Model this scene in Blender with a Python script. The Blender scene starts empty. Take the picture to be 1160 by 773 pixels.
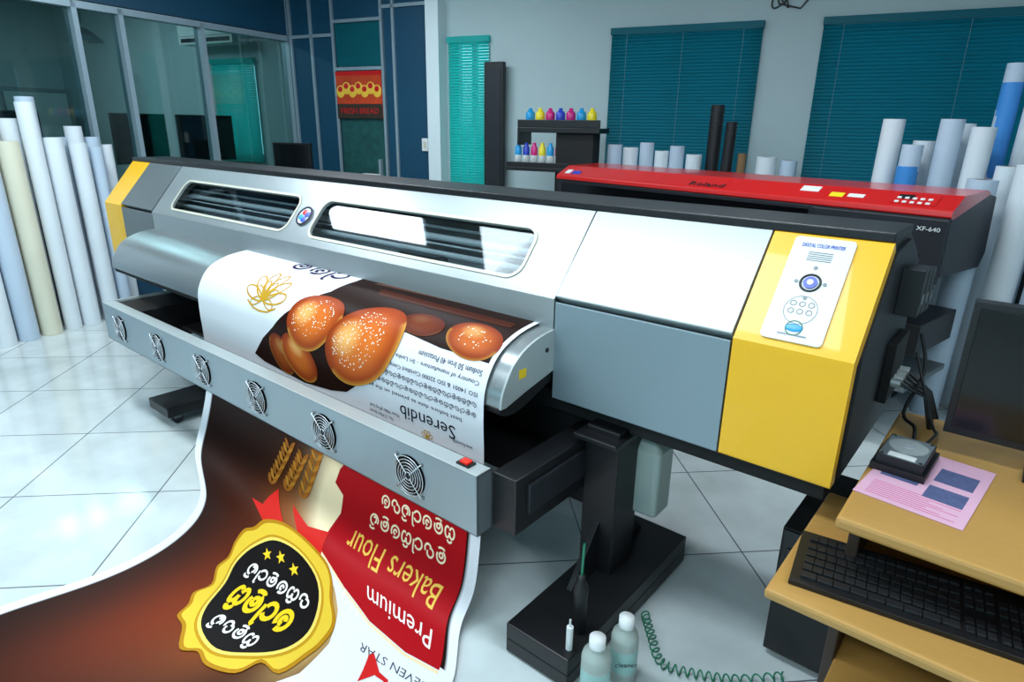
import bpy, bmesh, math, random
from math import sin, cos, pi, radians
from mathutils import Vector, Matrix
random.seed(7)
scn=bpy.context.scene
COL=scn.collection
scn.view_settings.view_transform='Standard'
scn.view_settings.exposure=.12

# ------------------------------------------------------------------ materials
def lin(c):
    c=[x/255. for x in c]
    return tuple((x/12.92 if x<=.04045 else ((x+.055)/1.055)**2.4) for x in c)+(1,)
def mat(name,rgb,rough=.5,metal=0.,var=.06,nscale=12.,bump=0.,emit=0.,emitrgb=None,trans=0.,alpha=1.,coat=0.,spec=.5,aniso=False):
    m=bpy.data.materials.new(name);m.use_nodes=True
    nt=m.node_tree;b=nt.nodes['Principled BSDF']
    c=lin(rgb)
    tc=nt.nodes.new('ShaderNodeTexCoord');no=nt.nodes.new('ShaderNodeTexNoise');no.inputs['Scale'].default_value=nscale;no.inputs['Detail'].default_value=4
    if aniso:
        mp=nt.nodes.new('ShaderNodeMapping');mp.inputs['Scale'].default_value=(1,25,25);nt.links.new(tc.outputs['Object'],mp.inputs[0]);nt.links.new(mp.outputs[0],no.inputs['Vector'])
    else: nt.links.new(tc.outputs['Object'],no.inputs['Vector'])
    mx=nt.nodes.new('ShaderNodeMix');mx.data_type='RGBA'
    mx.inputs[6].default_value=tuple(x*(1-var) for x in c[:3])+(1,);mx.inputs[7].default_value=tuple(min(1,x*(1+var)) for x in c[:3])+(1,)
    nt.links.new(no.outputs[0],mx.inputs[0]);nt.links.new(mx.outputs[2],b.inputs['Base Color'])
    b.inputs['Roughness'].default_value=rough;b.inputs['Metallic'].default_value=metal
    b.inputs['Specular IOR Level'].default_value=spec;b.inputs['Coat Weight'].default_value=coat
    b.inputs['Transmission Weight'].default_value=trans;b.inputs['Alpha'].default_value=alpha
    if emit: 
        b.inputs['Emission Color'].default_value=lin(emitrgb or rgb);b.inputs['Emission Strength'].default_value=emit
    if bump:
        bp=nt.nodes.new('ShaderNodeBump');bp.inputs['Strength'].default_value=bump;bp.inputs['Distance'].default_value=.01
        nt.links.new(no.outputs[0],bp.inputs['Height']);nt.links.new(bp.outputs[0],b.inputs['Normal'])
    return m
def attr_mat(name,rough=.35):
    m=bpy.data.materials.new(name);m.use_nodes=True;nt=m.node_tree;b=nt.nodes['Principled BSDF']
    a=nt.nodes.new('ShaderNodeVertexColor');a.layer_name='Col'
    nt.links.new(a.outputs[0],b.inputs['Base Color']);b.inputs['Roughness'].default_value=rough;b.inputs['Specular IOR Level'].default_value=.1
    return m
def floor_mat():
    m=bpy.data.materials.new('floor_tiles');m.use_nodes=True;nt=m.node_tree;b=nt.nodes['Principled BSDF']
    tc=nt.nodes.new('ShaderNodeTexCoord');mp=nt.nodes.new('ShaderNodeMapping');mp.inputs['Rotation'].default_value=(0,0,radians(45));mp.inputs['Location'].default_value=(.18,.1,0)
    br=nt.nodes.new('ShaderNodeTexBrick');br.offset=0;br.inputs['Scale'].default_value=1;br.inputs['Brick Width'].default_value=.6;br.inputs['Row Height'].default_value=.6
    br.inputs['Mortar Size'].default_value=.0035;br.inputs['Mortar Smooth'].default_value=.3
    br.inputs['Color1'].default_value=lin((208,216,215));br.inputs['Color2'].default_value=lin((196,207,208));br.inputs['Mortar'].default_value=lin((98,103,108))
    nt.links.new(tc.outputs['Object'],mp.inputs[0]);nt.links.new(mp.outputs[0],br.inputs[0])
    no=nt.nodes.new('ShaderNodeTexNoise');no.inputs['Scale'].default_value=5;no.inputs['Detail'].default_value=8;nt.links.new(tc.outputs['Object'],no.inputs[0])
    cr=nt.nodes.new('ShaderNodeMapRange');cr.inputs[1].default_value=.3;cr.inputs[2].default_value=.7;cr.inputs[3].default_value=.86;cr.inputs[4].default_value=1.05;nt.links.new(no.outputs[0],cr.inputs[0])
    mm=nt.nodes.new('ShaderNodeVectorMath');mm.operation='MULTIPLY';nt.links.new(br.outputs[0],mm.inputs[0]);nt.links.new(cr.outputs[0],mm.inputs[1])
    nt.links.new(mm.outputs[0],b.inputs['Base Color']);b.inputs['Roughness'].default_value=.12
    return m
def blind_mat(name,rgb,t=.5,rgb2=None):
    m=bpy.data.materials.new(name);m.use_nodes=True;nt=m.node_tree;b=nt.nodes['Principled BSDF'];out=nt.nodes['Material Output']
    b.inputs['Base Color'].default_value=lin(rgb);b.inputs['Roughness'].default_value=.5
    tr=nt.nodes.new('ShaderNodeBsdfTranslucent');tr.inputs[0].default_value=lin(rgb2 or rgb)
    ms=nt.nodes.new('ShaderNodeMixShader');ms.inputs[0].default_value=t
    nt.links.new(b.outputs[0],ms.inputs[1]);nt.links.new(tr.outputs[0],ms.inputs[2]);nt.links.new(ms.outputs[0],out.inputs[0])
    return m
def glass_mat(name,rgb=(200,225,225),mix=.12,k=1.0):
    m=bpy.data.materials.new(name);m.use_nodes=True;nt=m.node_tree;nt.nodes.remove(nt.nodes['Principled BSDF']);out=nt.nodes['Material Output']
    t=nt.nodes.new('ShaderNodeBsdfTransparent');t.inputs[0].default_value=lin(rgb)
    g=nt.nodes.new('ShaderNodeBsdfGlossy');g.inputs['Roughness'].default_value=.03
    ms=nt.nodes.new('ShaderNodeMixShader');fr=nt.nodes.new('ShaderNodeFresnel');fr.inputs[0].default_value=1.4
    ad=nt.nodes.new('ShaderNodeMath');ad.operation='MULTIPLY_ADD';ad.inputs[1].default_value=k;ad.inputs[2].default_value=mix*.3;nt.links.new(fr.outputs[0],ad.inputs[0])
    nt.links.new(ad.outputs[0],ms.inputs[0]);nt.links.new(t.outputs[0],ms.inputs[1]);nt.links.new(g.outputs[0],ms.inputs[2]);nt.links.new(ms.outputs[0],out.inputs[0])
    return m

M={}
M['silver']=mat('silver_paint',(154,162,164),.32,.42,.04,6)
M['silver_d']=mat('silver_dark_paint',(112,120,123),.4,.38,.04,6)
M['silver_l']=mat('silver_light_paint',(174,182,182),.36,.25,.03,6)
M['panel_b']=mat('panel_bluegrey',(134,152,160),.38,.35,.04,6)
M['bar']=mat('bar_paint',(158,172,180),.38,.25,.04,6)
M['brushed']=mat('brushed_aluminium',(165,172,174),.28,.75,.08,30,aniso=True)
M['rail']=mat('rail_steel',(205,212,214),.35,0,.05,30,aniso=True)
M['inner']=mat('inner_grey',(84,90,94),.6,0,.05,10)
M['chrome']=mat('chrome_wire',(225,230,235),.25,.6,.03,20)
M['yellow']=mat('yellow_paint',(246,186,4),.38,0,.04,5,coat=.3)
M['black']=mat('black_plastic',(17,18,21),.42,0,.15,20)
M['blackm']=mat('black_matte',(10,11,13),.7,0,.15,20)
M['dark']=mat('fan_opening_shade',(5,5,6),.9,0,.2,10,spec=.1)
M['charcoal']=mat('charcoal_metal',(38,41,47),.45,.3,.1,15)
M['cream']=mat('cream_trim',(205,202,184),.45,0,.03,10)
M['white']=mat('white_plastic',(226,230,230),.4,0,.03,10)
M['roll']=mat('roll_paper',(222,230,236),.6,0,.06,4)
M['rollb']=mat('roll_bluish',(188,205,222),.55,0,.06,4)
M['rollc']=mat('roll_cream',(218,216,194),.6,0,.06,4)
M['rollblue']=mat('roll_blue',(60,140,215),.5,0,.06,4)
M['core']=mat('cardboard_core',(130,100,70),.8,0,.15,30)
M['rollk']=mat('roll_black',(20,21,25),.5,0,.1,10)
M['red']=mat('red_gloss',(200,20,20),.3,0,.06,5,coat=.4)
M['wallw']=mat('wall_paint',(172,190,193),.7,0,.06,1.5,bump=.05)
M['wallblue']=mat('blue_cladding',(5,66,94),.5,0,.12,3)
M['alu']=mat('aluminium_frame',(156,176,188),.4,.4,.05,20)
M['pil']=mat('pilaster_paint',(210,224,228),.6,0,.04,3)
M['ceil']=mat('ceiling_paint',(200,205,205),.8,0,.03,2)
M['wood']=mat('desk_laminate',(184,140,74),.42,0,.12,18,aniso=True)
M['woodd']=mat('dark_laminate',(52,38,28),.5,0,.2,18)
M['screen']=mat('screen_black',(6,7,9),.15,0,.1,5)
M['key']=mat('key_black',(24,25,28),.5,0,.1,60)
M['pink']=mat('pink_paper',(218,170,194),.7,0,.03,20)
M['ink']=mat('ink_print',(30,34,60),.6,0,.1,20)
M['bluep']=mat('photo_print',(80,90,130),.6,0,.4,60)
M['redled']=mat('red_switch',(220,40,20),.3,0,.05,20,emit=.3)
M['glass']=glass_mat('window_glass',k=.45)
M['smoke']=glass_mat('smoked_cover',(222,228,230),.03,.12)
M['blind']=blind_mat('teal_blind',(14,132,146),.6,(12,150,166))
M['blindb']=blind_mat('bright_teal_blind',(60,200,196),.65,(70,230,222))
M['teal']=mat('green_coil',(20,120,90),.4,0,.1,10)
M['bottle']=mat('hdpe_bottle',(200,214,208),.4,0,.03,10,trans=.35)
M['lab']=mat('bottle_liquid',(160,200,195),.5,0,.05,10)
M['poster_o']=mat('poster_orange',(190,60,20),.5,0,.6,9)
M['poster_y']=mat('poster_yellow',(240,190,60),.5,0,.1,9)
M['poster_g']=mat('poster_green',(24,78,78),.5,0,.7,14)
M['cyan']=mat('ink_cyan',(20,150,210),.3);M['mag']=mat('ink_magenta',(200,30,120),.3);M['yel']=mat('ink_yellow',(235,215,40),.3);M['blu']=mat('ink_blue',(40,70,190),.3)
M['lamp']=mat('lamp_diffuser',(240,248,255),.5,0,.01,5,emit=4,emitrgb=(225,240,255))
M['warn']=mat('warning_yellow',(240,200,20),.5)
M['floor']=floor_mat()

# ------------------------------------------------------------------ mesh builder
class G:
    def __init__(s): s.V=[];s.F=[];s.Mi=[];s.S=[];s.mats=[];s.M=Matrix.Identity(4)
    def mi(s,m):
        mm=M[m]
        if mm not in s.mats: s.mats.append(mm)
        return s.mats.index(mm)
    def add(s,verts,faces,m,smooth=False):
        b=len(s.V);k=s.mi(m)
        for v in verts: s.V.append(s.M@Vector(v))
        for f in faces: s.F.append(tuple(b+i for i in f));s.Mi.append(k);s.S.append(smooth)
    def box(s,x0,x1,y0,y1,z0,z1,m):
        s.add([(x0,y0,z0),(x1,y0,z0),(x1,y1,z0),(x0,y1,z0),(x0,y0,z1),(x1,y0,z1),(x1,y1,z1),(x0,y1,z1)],
              [(0,3,2,1),(4,5,6,7),(0,1,5,4),(1,2,6,5),(2,3,7,6),(3,0,4,7)],m)
    def prism(s,prof,x0,x1,m,smooth=False):
        n=len(prof)
        vs=[(x0,y,z) for y,z in prof]+[(x1,y,z) for y,z in prof]
        s.add(vs,[(i,(i+1)%n,n+(i+1)%n,n+i) for i in range(n)],m,smooth)
        s.add([(x0,y,z) for y,z in prof],[tuple(range(n))],m);s.add([(x1,y,z) for y,z in prof],[tuple(range(n))[::-1]],m)
    def cyl(s,a,b,r,m,seg=20,r2=None,inner=0,mc=None):
        a=Vector(a);b=Vector(b);r2=r if r2 is None else r2;d=(b-a).normalized()
        t=Vector((0,0,1)) if abs(d.z)<.9 else Vector((1,0,0));u=d.cross(t).normalized();w=d.cross(u)
        ring=lambda c,rr:[c+u*(rr*cos(2*pi*i/seg))+w*(rr*sin(2*pi*i/seg)) for i in range(seg)]
        A=ring(a,r);B=ring(b,r2)
        s.add(A+B,[(i,(i+1)%seg,seg+(i+1)%seg,seg+i) for i in range(seg)],m,True)
        mc=mc or m
        if inner:
            for c,o in ((a,A),(b,B)):
                I=ring(c,inner);s.add(o+I,[(i,(i+1)%seg,seg+(i+1)%seg,seg+i) for i in range(seg)],m)
            I=ring(a+d*.0,inner*.98);J=ring(b,inner*.98)
            s.add(I+J,[(i,(i+1)%seg,seg+(i+1)%seg,seg+i) for i in range(seg)],mc,True)
        else:
            s.add(A,[tuple(range(seg))],mc);s.add(B,[tuple(range(seg))],mc)
    def torus(s,c,axis,R,r,m,seg=28,k=6):
        c=Vector(c);d=Vector(axis).normalized();t=Vector((0,0,1)) if abs(d.z)<.9 else Vector((1,0,0));u=d.cross(t).normalized();w=d.cross(u)
        vs=[]
        for i in range(seg):
            e=u*cos(2*pi*i/seg)+w*sin(2*pi*i/seg)
            for j in range(k): vs.append(c+e*(R+r*cos(2*pi*j/k))+d*(r*sin(2*pi*j/k)))
        s.add(vs,[(i*k+j,((i+1)%seg)*k+j,((i+1)%seg)*k+(j+1)%k,i*k+(j+1)%k) for i in range(seg) for j in range(k)],m,True)
    def lathe(s,cx,cy,prof,m,seg=24,z0=0):
        n=len(prof);vs=[(cx+r*cos(2*pi*i/seg),cy+r*sin(2*pi*i/seg),z0+z) for r,z in prof for i in range(seg)]
        s.add(vs,[(j*seg+i,j*seg+(i+1)%seg,(j+1)*seg+(i+1)%seg,(j+1)*seg+i) for j in range(n-1) for i in range(seg)],m,True)
    def tube(s,pts,r,m,k=8):
        pts=[Vector(p) for p in pts];vs=[];n=len(pts);prev=None
        for i,p in enumerate(pts):
            d=(pts[min(i+1,n-1)]-pts[max(i-1,0)]).normalized()
            if prev is None:
                t=Vector((0,0,1)) if abs(d.z)<.9 else Vector((1,0,0));u=d.cross(t).normalized()
            else: u=(prev-d*prev.dot(d)).normalized()
            prev=u;w=d.cross(u)
            for j in range(k): vs.append(p+u*(r*cos(2*pi*j/k))+w*(r*sin(2*pi*j/k)))
        s.add(vs,[(i*k+j,i*k+(j+1)%k,(i+1)*k+(j+1)%k,(i+1)*k+j) for i in range(n-1) for j in range(k)],m,True)
    def sphere(s,c,rx,ry,rz,m,seg=16,rg=10):
        vs=[];fs=[]
        for i in range(rg+1):
            a=pi*i/rg
            for j in range(seg):
                b=2*pi*j/seg;vs.append((c[0]+rx*sin(a)*cos(b),c[1]+ry*sin(a)*sin(b),c[2]+rz*cos(a)))
        for i in range(rg):
            for j in range(seg): fs.append((i*seg+j,i*seg+(j+1)%seg,(i+1)*seg+(j+1)%seg,(i+1)*seg+j))
        s.add(vs,fs,m,True)
    def text(s,body,size,mtx,m,ext=.0004,width=None,shear=0,align='CENTER'):
        me=textmesh(body,size,ext,shear,align)
        if me is None: return
        sx=1
        if width:
            xs=[v.co.x for v in me.vertices]
            if xs: sx=width/(max(xs)-min(xs))
        old=s.M;s.M=old@mtx
        s.add([(v.co.x*sx,v.co.y,v.co.z) for v in me.vertices],[tuple(p.vertices) for p in me.polygons],m);s.M=old
        bpy.data.meshes.remove(me)
    def obj(s,name,parent=None,bevel=0,seg=2):
        me=bpy.data.meshes.new(name);me.from_pydata([tuple(v) for v in s.V],[],s.F)
        for m in s.mats: me.materials.append(m)
        for p,k,sm in zip(me.polygons,s.Mi,s.S): p.material_index=k;p.use_smooth=sm
        bm=bmesh.new();bm.from_mesh(me);bmesh.ops.recalc_face_normals(bm,faces=bm.faces);bm.to_mesh(me);bm.free()
        me.update()
        o=bpy.data.objects.new(name,me);COL.objects.link(o)
        if parent: o.parent=parent
        if bevel:
            b=o.modifiers.new('bevel','BEVEL');b.width=bevel;b.segments=seg;b.limit_method='ANGLE';b.angle_limit=radians(50);b.harden_normals=False
        return o
def textmesh(body,size,ext=0,shear=0,align='CENTER',res=3):
    c=bpy.data.curves.new('t','FONT');c.body=body;c.size=size;c.extrude=ext;c.align_x=align;c.align_y='CENTER';c.shear=shear;c.resolution_u=res
    o=bpy.data.objects.new('t',c);COL.objects.link(o)
    dg=bpy.context.evaluated_depsgraph_get();me=bpy.data.meshes.new_from_object(o.evaluated_get(dg))
    bpy.data.objects.remove(o);bpy.data.curves.remove(c)
    return me
def empty(name,loc=(0,0,0)):
    o=bpy.data.objects.new(name,None);COL.objects.link(o);o.empty_display_size=.1;o.location=loc;return o
def T(x,y,z): return Matrix.Translation((x,y,z))
def RZ(a): return Matrix.Rotation(radians(a),4,'Z')
def RX(a): return Matrix.Rotation(radians(a),4,'X')
def frame(o,x,y,z):
    m=Matrix.Identity(4)
    for i in range(3): m[i][0]=x[i];m[i][1]=y[i];m[i][2]=z[i];m[i][3]=o[i]
    return m
def rrect(x0,x1,y0,y1,r,n=6):
    P=[]
    for cx,cy,a in ((x1-r,y0+r,-90),(x1-r,y1-r,0),(x0+r,y1-r,90),(x0+r,y0+r,180)):
        for i in range(n+1):
            t=radians(a+90*i/n);P.append((cx+r*cos(t),cy+r*sin(t)))
    return P
def plate_with_holes(g,outer,holes,ext,m):
    c=bpy.data.curves.new('p','CURVE');c.dimensions='2D';c.fill_mode='BOTH';c.extrude=ext
    for pts in [outer]+holes:
        sp=c.splines.new('POLY');sp.points.add(len(pts)-1)
        for q,p in zip(sp.points,pts): q.co=(p[0],p[1],0,1)
        sp.use_cyclic_u=True
    o=bpy.data.objects.new('p',c);COL.objects.link(o);dg=bpy.context.evaluated_depsgraph_get();me=bpy.data.meshes.new_from_object(o.evaluated_get(dg))
    bpy.data.objects.remove(o);bpy.data.curves.remove(c)
    g.add([tuple(v.co) for v in me.vertices],[tuple(p.vertices) for p in me.polygons],m);bpy.data.meshes.remove(me)

# ------------------------------------------------------------------ camera
th=radians(18.669);yaw=radians(129.392);ro=radians(.857)
Fh=Vector((cos(yaw),sin(yaw),0));Rr=Vector((Fh.y,-Fh.x,0));Zv=Vector((0,0,1))
D=Fh*cos(th)-Zv*sin(th);Uu=Fh*sin(th)+Zv*cos(th)
R=Rr*cos(ro)+Uu*sin(ro);U=Uu*cos(ro)-Rr*sin(ro)
cd=bpy.data.cameras.new('camera');cam=bpy.data.objects.new('camera',cd);COL.objects.link(cam)
cam.matrix_world=frame((0,0,1.55),R,U,-D);cd.sensor_width=36;cd.lens=36*721.9/1160;cd.clip_start=.05
scn.camera=cam

# ------------------------------------------------------------------ room shell
RM=T(-4.57,4.66,0)@RZ(12.9)   # room frame: x along back wall, -y into the room
def wall_holes(g,x0,x1,z0,z1,y0,y1,holes,m):
    xs=sorted({x0,x1}|{h[0] for h in holes}|{h[1] for h in holes})
    for a,b in zip(xs[:-1],xs[1:]):
        hs=sorted([(h[2],h[3]) for h in holes if h[0]<=a+1e-6 and h[1]>=b-1e-6]);z=z0
        for c,d in hs:
            if c>z: g.box(a,b,y0,y1,z,c,m)
            z=d
        if z<z1: g.box(a,b,y0,y1,z,z1,m)
XL,XR,YF,H=-6.2,5.8,-8.2,3.05
g=G();g.M=RM;g.box(XL-.2,XR+.2,YF-.2,.2,-.1,0,'floor');fo=g.obj('floor')
g=G();g.M=RM;g.box(XL-.2,XR+.2,YF-.2,.2,H,H+.1,'ceil');g.obj('ceiling')
HB=[(-3.25,-2.6,1.15,2.2),(-.04,.36,.95,2.3),(1.55,2.70,.9,2.3),(3.14,4.9,.9,2.3)]
g=G();g.M=RM;wall_holes(g,XL,XR,0,H,0,.2,HB,'wallw');g.obj('wall_back')
g=G();g.M=RM;g.box(XR,XR+.2,YF,.2,0,H,'wallw');g.obj('wall_right')
g=G();g.M=RM;g.box(XL-.2,XL,YF,.2,0,H,'wallw');g.obj('wall_left')
HF=[(-3.,-.5,.9,2.4),(1.,4.,.9,2.4)]
g=G();g.M=RM;wall_holes(g,XL,XR,0,H,YF-.2,YF,HF,'wallw');g.obj('wall_front')
for n,(a,b,c,d) in enumerate(HB+HF):
    g=G();yy=0.02 if n<4 else YF-.12
    g.M=RM
    g.box(a,b,yy+.08,yy+.084,c,d,'glass')
    for (p,q,r,s) in ((a,b,c,c+.04),(a,b,d-.04,d),(a,a+.04,c,d),(b-.04,b,c,d),((a+b)/2-.02,(a+b)/2+.02,c,d)): g.box(p,q,yy+.06,yy+.11,r,s,'alu')
    g.obj('window_%d'%(n+1))
for n,(a,b,c,d) in enumerate(HB):
    g=G();mm='blindb' if n<2 else 'blind'
    g.M=RM;g.box(a-.02,b+.02,-.05,.0,d-.03,d+.02,mm)
    z=d-.045;tilt=60 if n>=2 else 50
    while z>c-.02:
        g.M=RM@T(0,-.025,z)@RX(tilt);g.box(a-.015,b+.015,-.0155,.0155,-.0006,.0006,mm);z-=.025
    g.M=RM;g.box(a-.015,b+.015,-.04,-.01,c-.04,c-.02,mm)
    for xx in (a+.12,(a+b)/2,b-.12): g.cyl((xx,-.045,c-.03),(xx,-.045,d),.0009,'alu',6)
    g.obj('window_blind')
# blue clad section of back wall
PX=-2.06
g=G();g.M=RM
g.box(PX,-1.40,-.04,0,0,H,'wallblue');g.box(-.78,-.24,-.04,0,0,H,'wallblue');g.box(-1.40,-.78,-.04,0,2.52,H,'wallblue')
g.obj('trim_1')
g=G();g.M=RM
for x in (-1.98,-1.70,-1.41,-.80,-.66): g.box(x-.014,x+.014,-.06,-.04,0,H,'alu')
g.box(-1.41,-.8,-.06,-.04,2.06,2.09,'alu');g.box(-1.41,-.8,-.06,-.04,2.5,2.53,'alu');g.box(-1.98,-1.41,-.06,-.04,2.38,2.41,'alu');g.box(-.8,-.26,-.06,-.04,2.6,2.63,'alu')
g.obj('trim_2')
g=G();g.M=RM;g.box(-1.39,-.82,-.03,-.005,0,2.06,'poster_g');g.box(-1.39,-.82,-.035,-.03,2.1,2.5,'blind')
g.box(-1.39,-.82,-.04,-.03,.95,1.0,'alu');g.box(-.90,-.87,-.07,-.03,1.0,1.2,'alu');g.obj('door_1',bevel=.002)
g=G();g.M=RM;g.box(-1.40,-.82,-.062,-.045,1.6,2.05,'poster_o')
for k in range(7): g.sphere((-1.345+.078*k,-.064,1.86+.03*(k%2)),.055,.004,.06,'poster_y');g.sphere((-1.345+.078*k,-.066,1.88+.03*(k%2)),.032,.004,.03,'red')
g.box(-1.40,-.82,-.065,-.062,1.6,1.74,'woodd');g.box(-1.40,-.82,-.065,-.062,2.01,2.05,'red')
g.text('FRESH BREAD',.08,frame((-1.11,-.067,1.67),(1,0,0),(0,0,1),(0,-1,0)),'red',.001,.48)
g.obj('bakery_poster')
g=G();g.M=RM;g.box(-.23,-.09,-.14,0,0,H,'pil');g.obj('trim_3')
g=G();g.M=RM;g.box(-.36,-.29,-.06,-.04,1.3,1.42,'white');g.box(-.34,-.31,-.065,-.06,1.33,1.39,'cream');g.obj('light_switch',bevel=.003)
g=G();g.M=RM;g.box(-.09,5.8,-.015,0,0,.1,'wallblue');g.obj('baseboard_back')

# glass partition
g=G();g.M=RM
x=PX
g.box(x-.05,x+.03,-6.5,0,2.42,H,'wallblue');g.box(x-.05,x+.03,-6.5,0,0,.95,'wallblue')
g.box(x-.055,x+.045,-6.5,0,2.36,2.41,'alu');g.box(x-.055,x+.045,-6.5,0,.95,.99,'alu')
for q in (.03,1.10,1.87,2.24,2.95,3.7,4.5,5.3,6.1): g.box(x-.055,x+.045,-q-.02,-q+.02,0,H if q in(.03,2.24) else 2.4,'alu')
g.box(x-.012,x-.006,-6.5,0,1.0,2.36,'glass')
g.obj('wall_partition')
# office furniture beyond the glass
def monitor(name,mtx,w=.45,h=.3,zb=.12,base=True):
    g=G();g.M=mtx
    g.box(-w/2,w/2,-.02,.02,zb,zb+h,'black');g.box(-w/2+.015,w/2-.015,-.022,-.02,zb+.02,zb+h-.015,'screen')
    g.box(-w*.32,w*.32,.02,.045,zb+.05,zb+h-.05,'black')
    g.box(-.03,.03,.02,.05,.01,zb+.1,'black');g.box(-.11,.11,-.07,.1,.001,.012,'black')
    return g.obj(name,bevel=.004)
g=G();g.M=RM;g.box(-3.2,-2.4,-3.4,-.2,.91,.95,'wood')
for a in (-3.35,-1.8,-.3): g.box(-3.15,-2.45,a,a+.04,0,.91,'woodd')
g.box(-3.2,-3.17,-3.4,-.2,.3,.91,'woodd');g.obj('office_desk')
for q,a in ((-.66,80),(-1.40,98),(-2.6,85)): monitor('computer_monitor',RM@T(-2.7,q,.951)@RZ(a),.60,.46,.20)
g=G();g.M=RM;g.box(-6.1,-5.4,-3.5,-.4,0,1.9,'silver_d')
for k in range(4): g.box(-5.39,-5.38,-3.45+.76*k,-2.75+.76*k,.1,1.85,'silver')
g.obj('filing_cabinet',bevel=.005)
g=G();g.M=RM;g.box(-4.6,-3.9,-1.9,-1.5,0,1.25,'woodd');g.box(-4.55,-3.95,-1.52,-1.49,.1,1.2,'wood');g.obj('office_cupboard',bevel=.004)
g=G();g.M=RM;g.box(-3.5,-2.65,-.22,-.001,2.36,2.62,'white');g.box(-3.46,-2.69,-.225,-.22,2.38,2.42,'charcoal');g.box(-3.48,-2.67,-.223,-.22,2.44,2.445,'silver_d');g.obj('air_conditioner',bevel=.02)
g=G();g.M=RM;g.tube([(-2.75,-1.75,3.04),(-2.75,-1.75,2.35)],.006,'alu');g.lathe(-2.75,-1.75,[(.02,.12),(.05,.1),(.16,.0),(.15,.0),(.04,.09)],'alu',z0=2.20);g.sphere((-2.75,-1.75,2.23),.035,.035,.045,'white');g.obj('pendant_lamp')

# ceiling luminaires: fixture + light
lamps=[(-2.0,.9,2.6,.5,47,0),(-4.6,1.0,1.3,.3,34,0),(-1.2,3.0,1.3,.3,26,0),(-4.2,3.1,1.3,.3,30,0),(1.3,1.2,1.3,.3,22,0),(-2.6,-1.2,1.3,.3,38,0),(-.4,-1.6,1.3,.3,32,0),(-8.0,2.2,.3,1.3,32,0)]
for i,(x,y,w,d,e,a) in enumerate(lamps):
    g=G();g.M=T(x,y,0);g.box(-w/2-.03,w/2+.03,-d/2-.03,d/2+.03,H-.07,H-.001,'white');g.box(-w/2,w/2,-d/2,d/2,H-.075,H-.071,'lamp');g.obj('ceiling_light',bevel=.004)
    l=bpy.data.lights.new('tube_light','AREA');l.shape='RECTANGLE';l.size=w;l.size_y=d;l.energy=e;l.color=(.84,.94,1)
    o=bpy.data.objects.new('tube_light',l);COL.objects.link(o);o.location=(x,y,H-.09)
w=bpy.data.worlds.new('sky');scn.world=w;w.use_nodes=True
bg=w.node_tree.nodes['Background'];bg.inputs[0].default_value=(.62,.84,1,1);bg.inputs[1].default_value=3.6

# ------------------------------------------------------------------ large format printer
LP=empty('large_format_printer')
XE,XA,XB,XC,XD,XW=-4.58,-4.12,-1.14,-.565,-.27,-4.85
sl=Vector((0,.646,.763));sn=Vector((0,-.763,.646))
def SLM(off=0): return frame(Vector((0,1.6,1.03))+sn*off,(1,0,0),sl,sn)
# body core
g=G()
endp=[(1.64,.69),(1.64,1.02),(1.838,1.265),(1.838,1.285),(2.05,1.295),(2.28,1.2),(2.32,.69)]
g.prism(endp,XB+.002,XD-.004,'black');g.prism(endp,XW+.004,XA-.002,'black')
g.prism([(1.80,.69),(1.80,.92),(1.92,.96),(1.92,1.2),(1.84,1.27),(1.84,1.286),(2.05,1.295),(2.28,1.2),(2.32,.69)],XA-.002,XB+.002,'blackm')
g.box(XW+.03,XD-.02,1.66,2.2,.62,.69,'blackm')
g.box(XW,XD,1.815,2.06,1.288,1.312,'black')
g.obj('body_core',LP,bevel=.004)
# side panel of right end
g=G()
g.prism([(1.66,.70),(1.66,1.03),(1.85,1.26),(2.03,1.275),(2.26,1.18),(2.3,.70)],XD-.004,XD+.006,'charcoal')
for k in range(3): g.box(XD+.006,XD+.06,1.98+.085*k,2.05+.085*k,1.07-.01*k,1.2-.012*k,'black')
for k in range(3): g.box(XD+.06,XD+.064,1.995+.085*k,2.035+.085*k,1.10-.01*k,1.13-.01*k,'silver_d')
g.box(XD+.006,XD+.03,2.0,2.2,.80,.98,'blackm')
for k in range(4): g.cyl((XD+.03,2.03+.045*k,.86),(XD+.055,2.03+.045*k,.86),.013,'silver_l')
g.obj('side_panel',LP,bevel=.003)
g=G()
for k in range(4):
    y=2.03+.045*k
    g.tube([(XD+.05,y,.86),(XD+.12,y,.84-.01*k),(XD+.15,y-.01,.74),(XD+.12+.01*k,y+.12,.6),(XD+.08,y+.15,.45),(XD+.05,y+.2,.2),(XD,2.4,.02)],.006,'black')
g.obj('signal_cables',LP)
# end covers (shells)
def shell(x0,x1,m,name,zb=.69):
    g=G();t=.04
    g.prism([(1.6,zb),(1.6,1.03),(1.82,1.29),(1.855,1.26),(1.64,1.01),(1.64,zb)],x0,x1,m);return g.obj(name,LP,bevel=.006,seg=3)
shell(XC+.003,XD,'yellow','yellow_control_cover');shell(XW,XE,'yellow','yellow_end_cover',.66)
def door(x0,x1,mu,ml,name,zb=.69):
    g=G()
    g.prism([(1.6,1.04),(1.82,1.29),(1.855,1.26),(1.64,1.01)],x0+.003,x1-.003,mu)
    g.obj(name+'_upper',LP,bevel=.004)
    g=G();g.prism([(1.6,zb),(1.6,1.022),(1.64,1.01),(1.64,zb)],x0+.003,x1-.003,ml);g.obj(name+'_lower',LP,bevel=.004)
door(XB,XC,'silver_l','panel_b','maintenance_door');door(XE,XA,'silver_d','silver_d','service_door')
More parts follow.
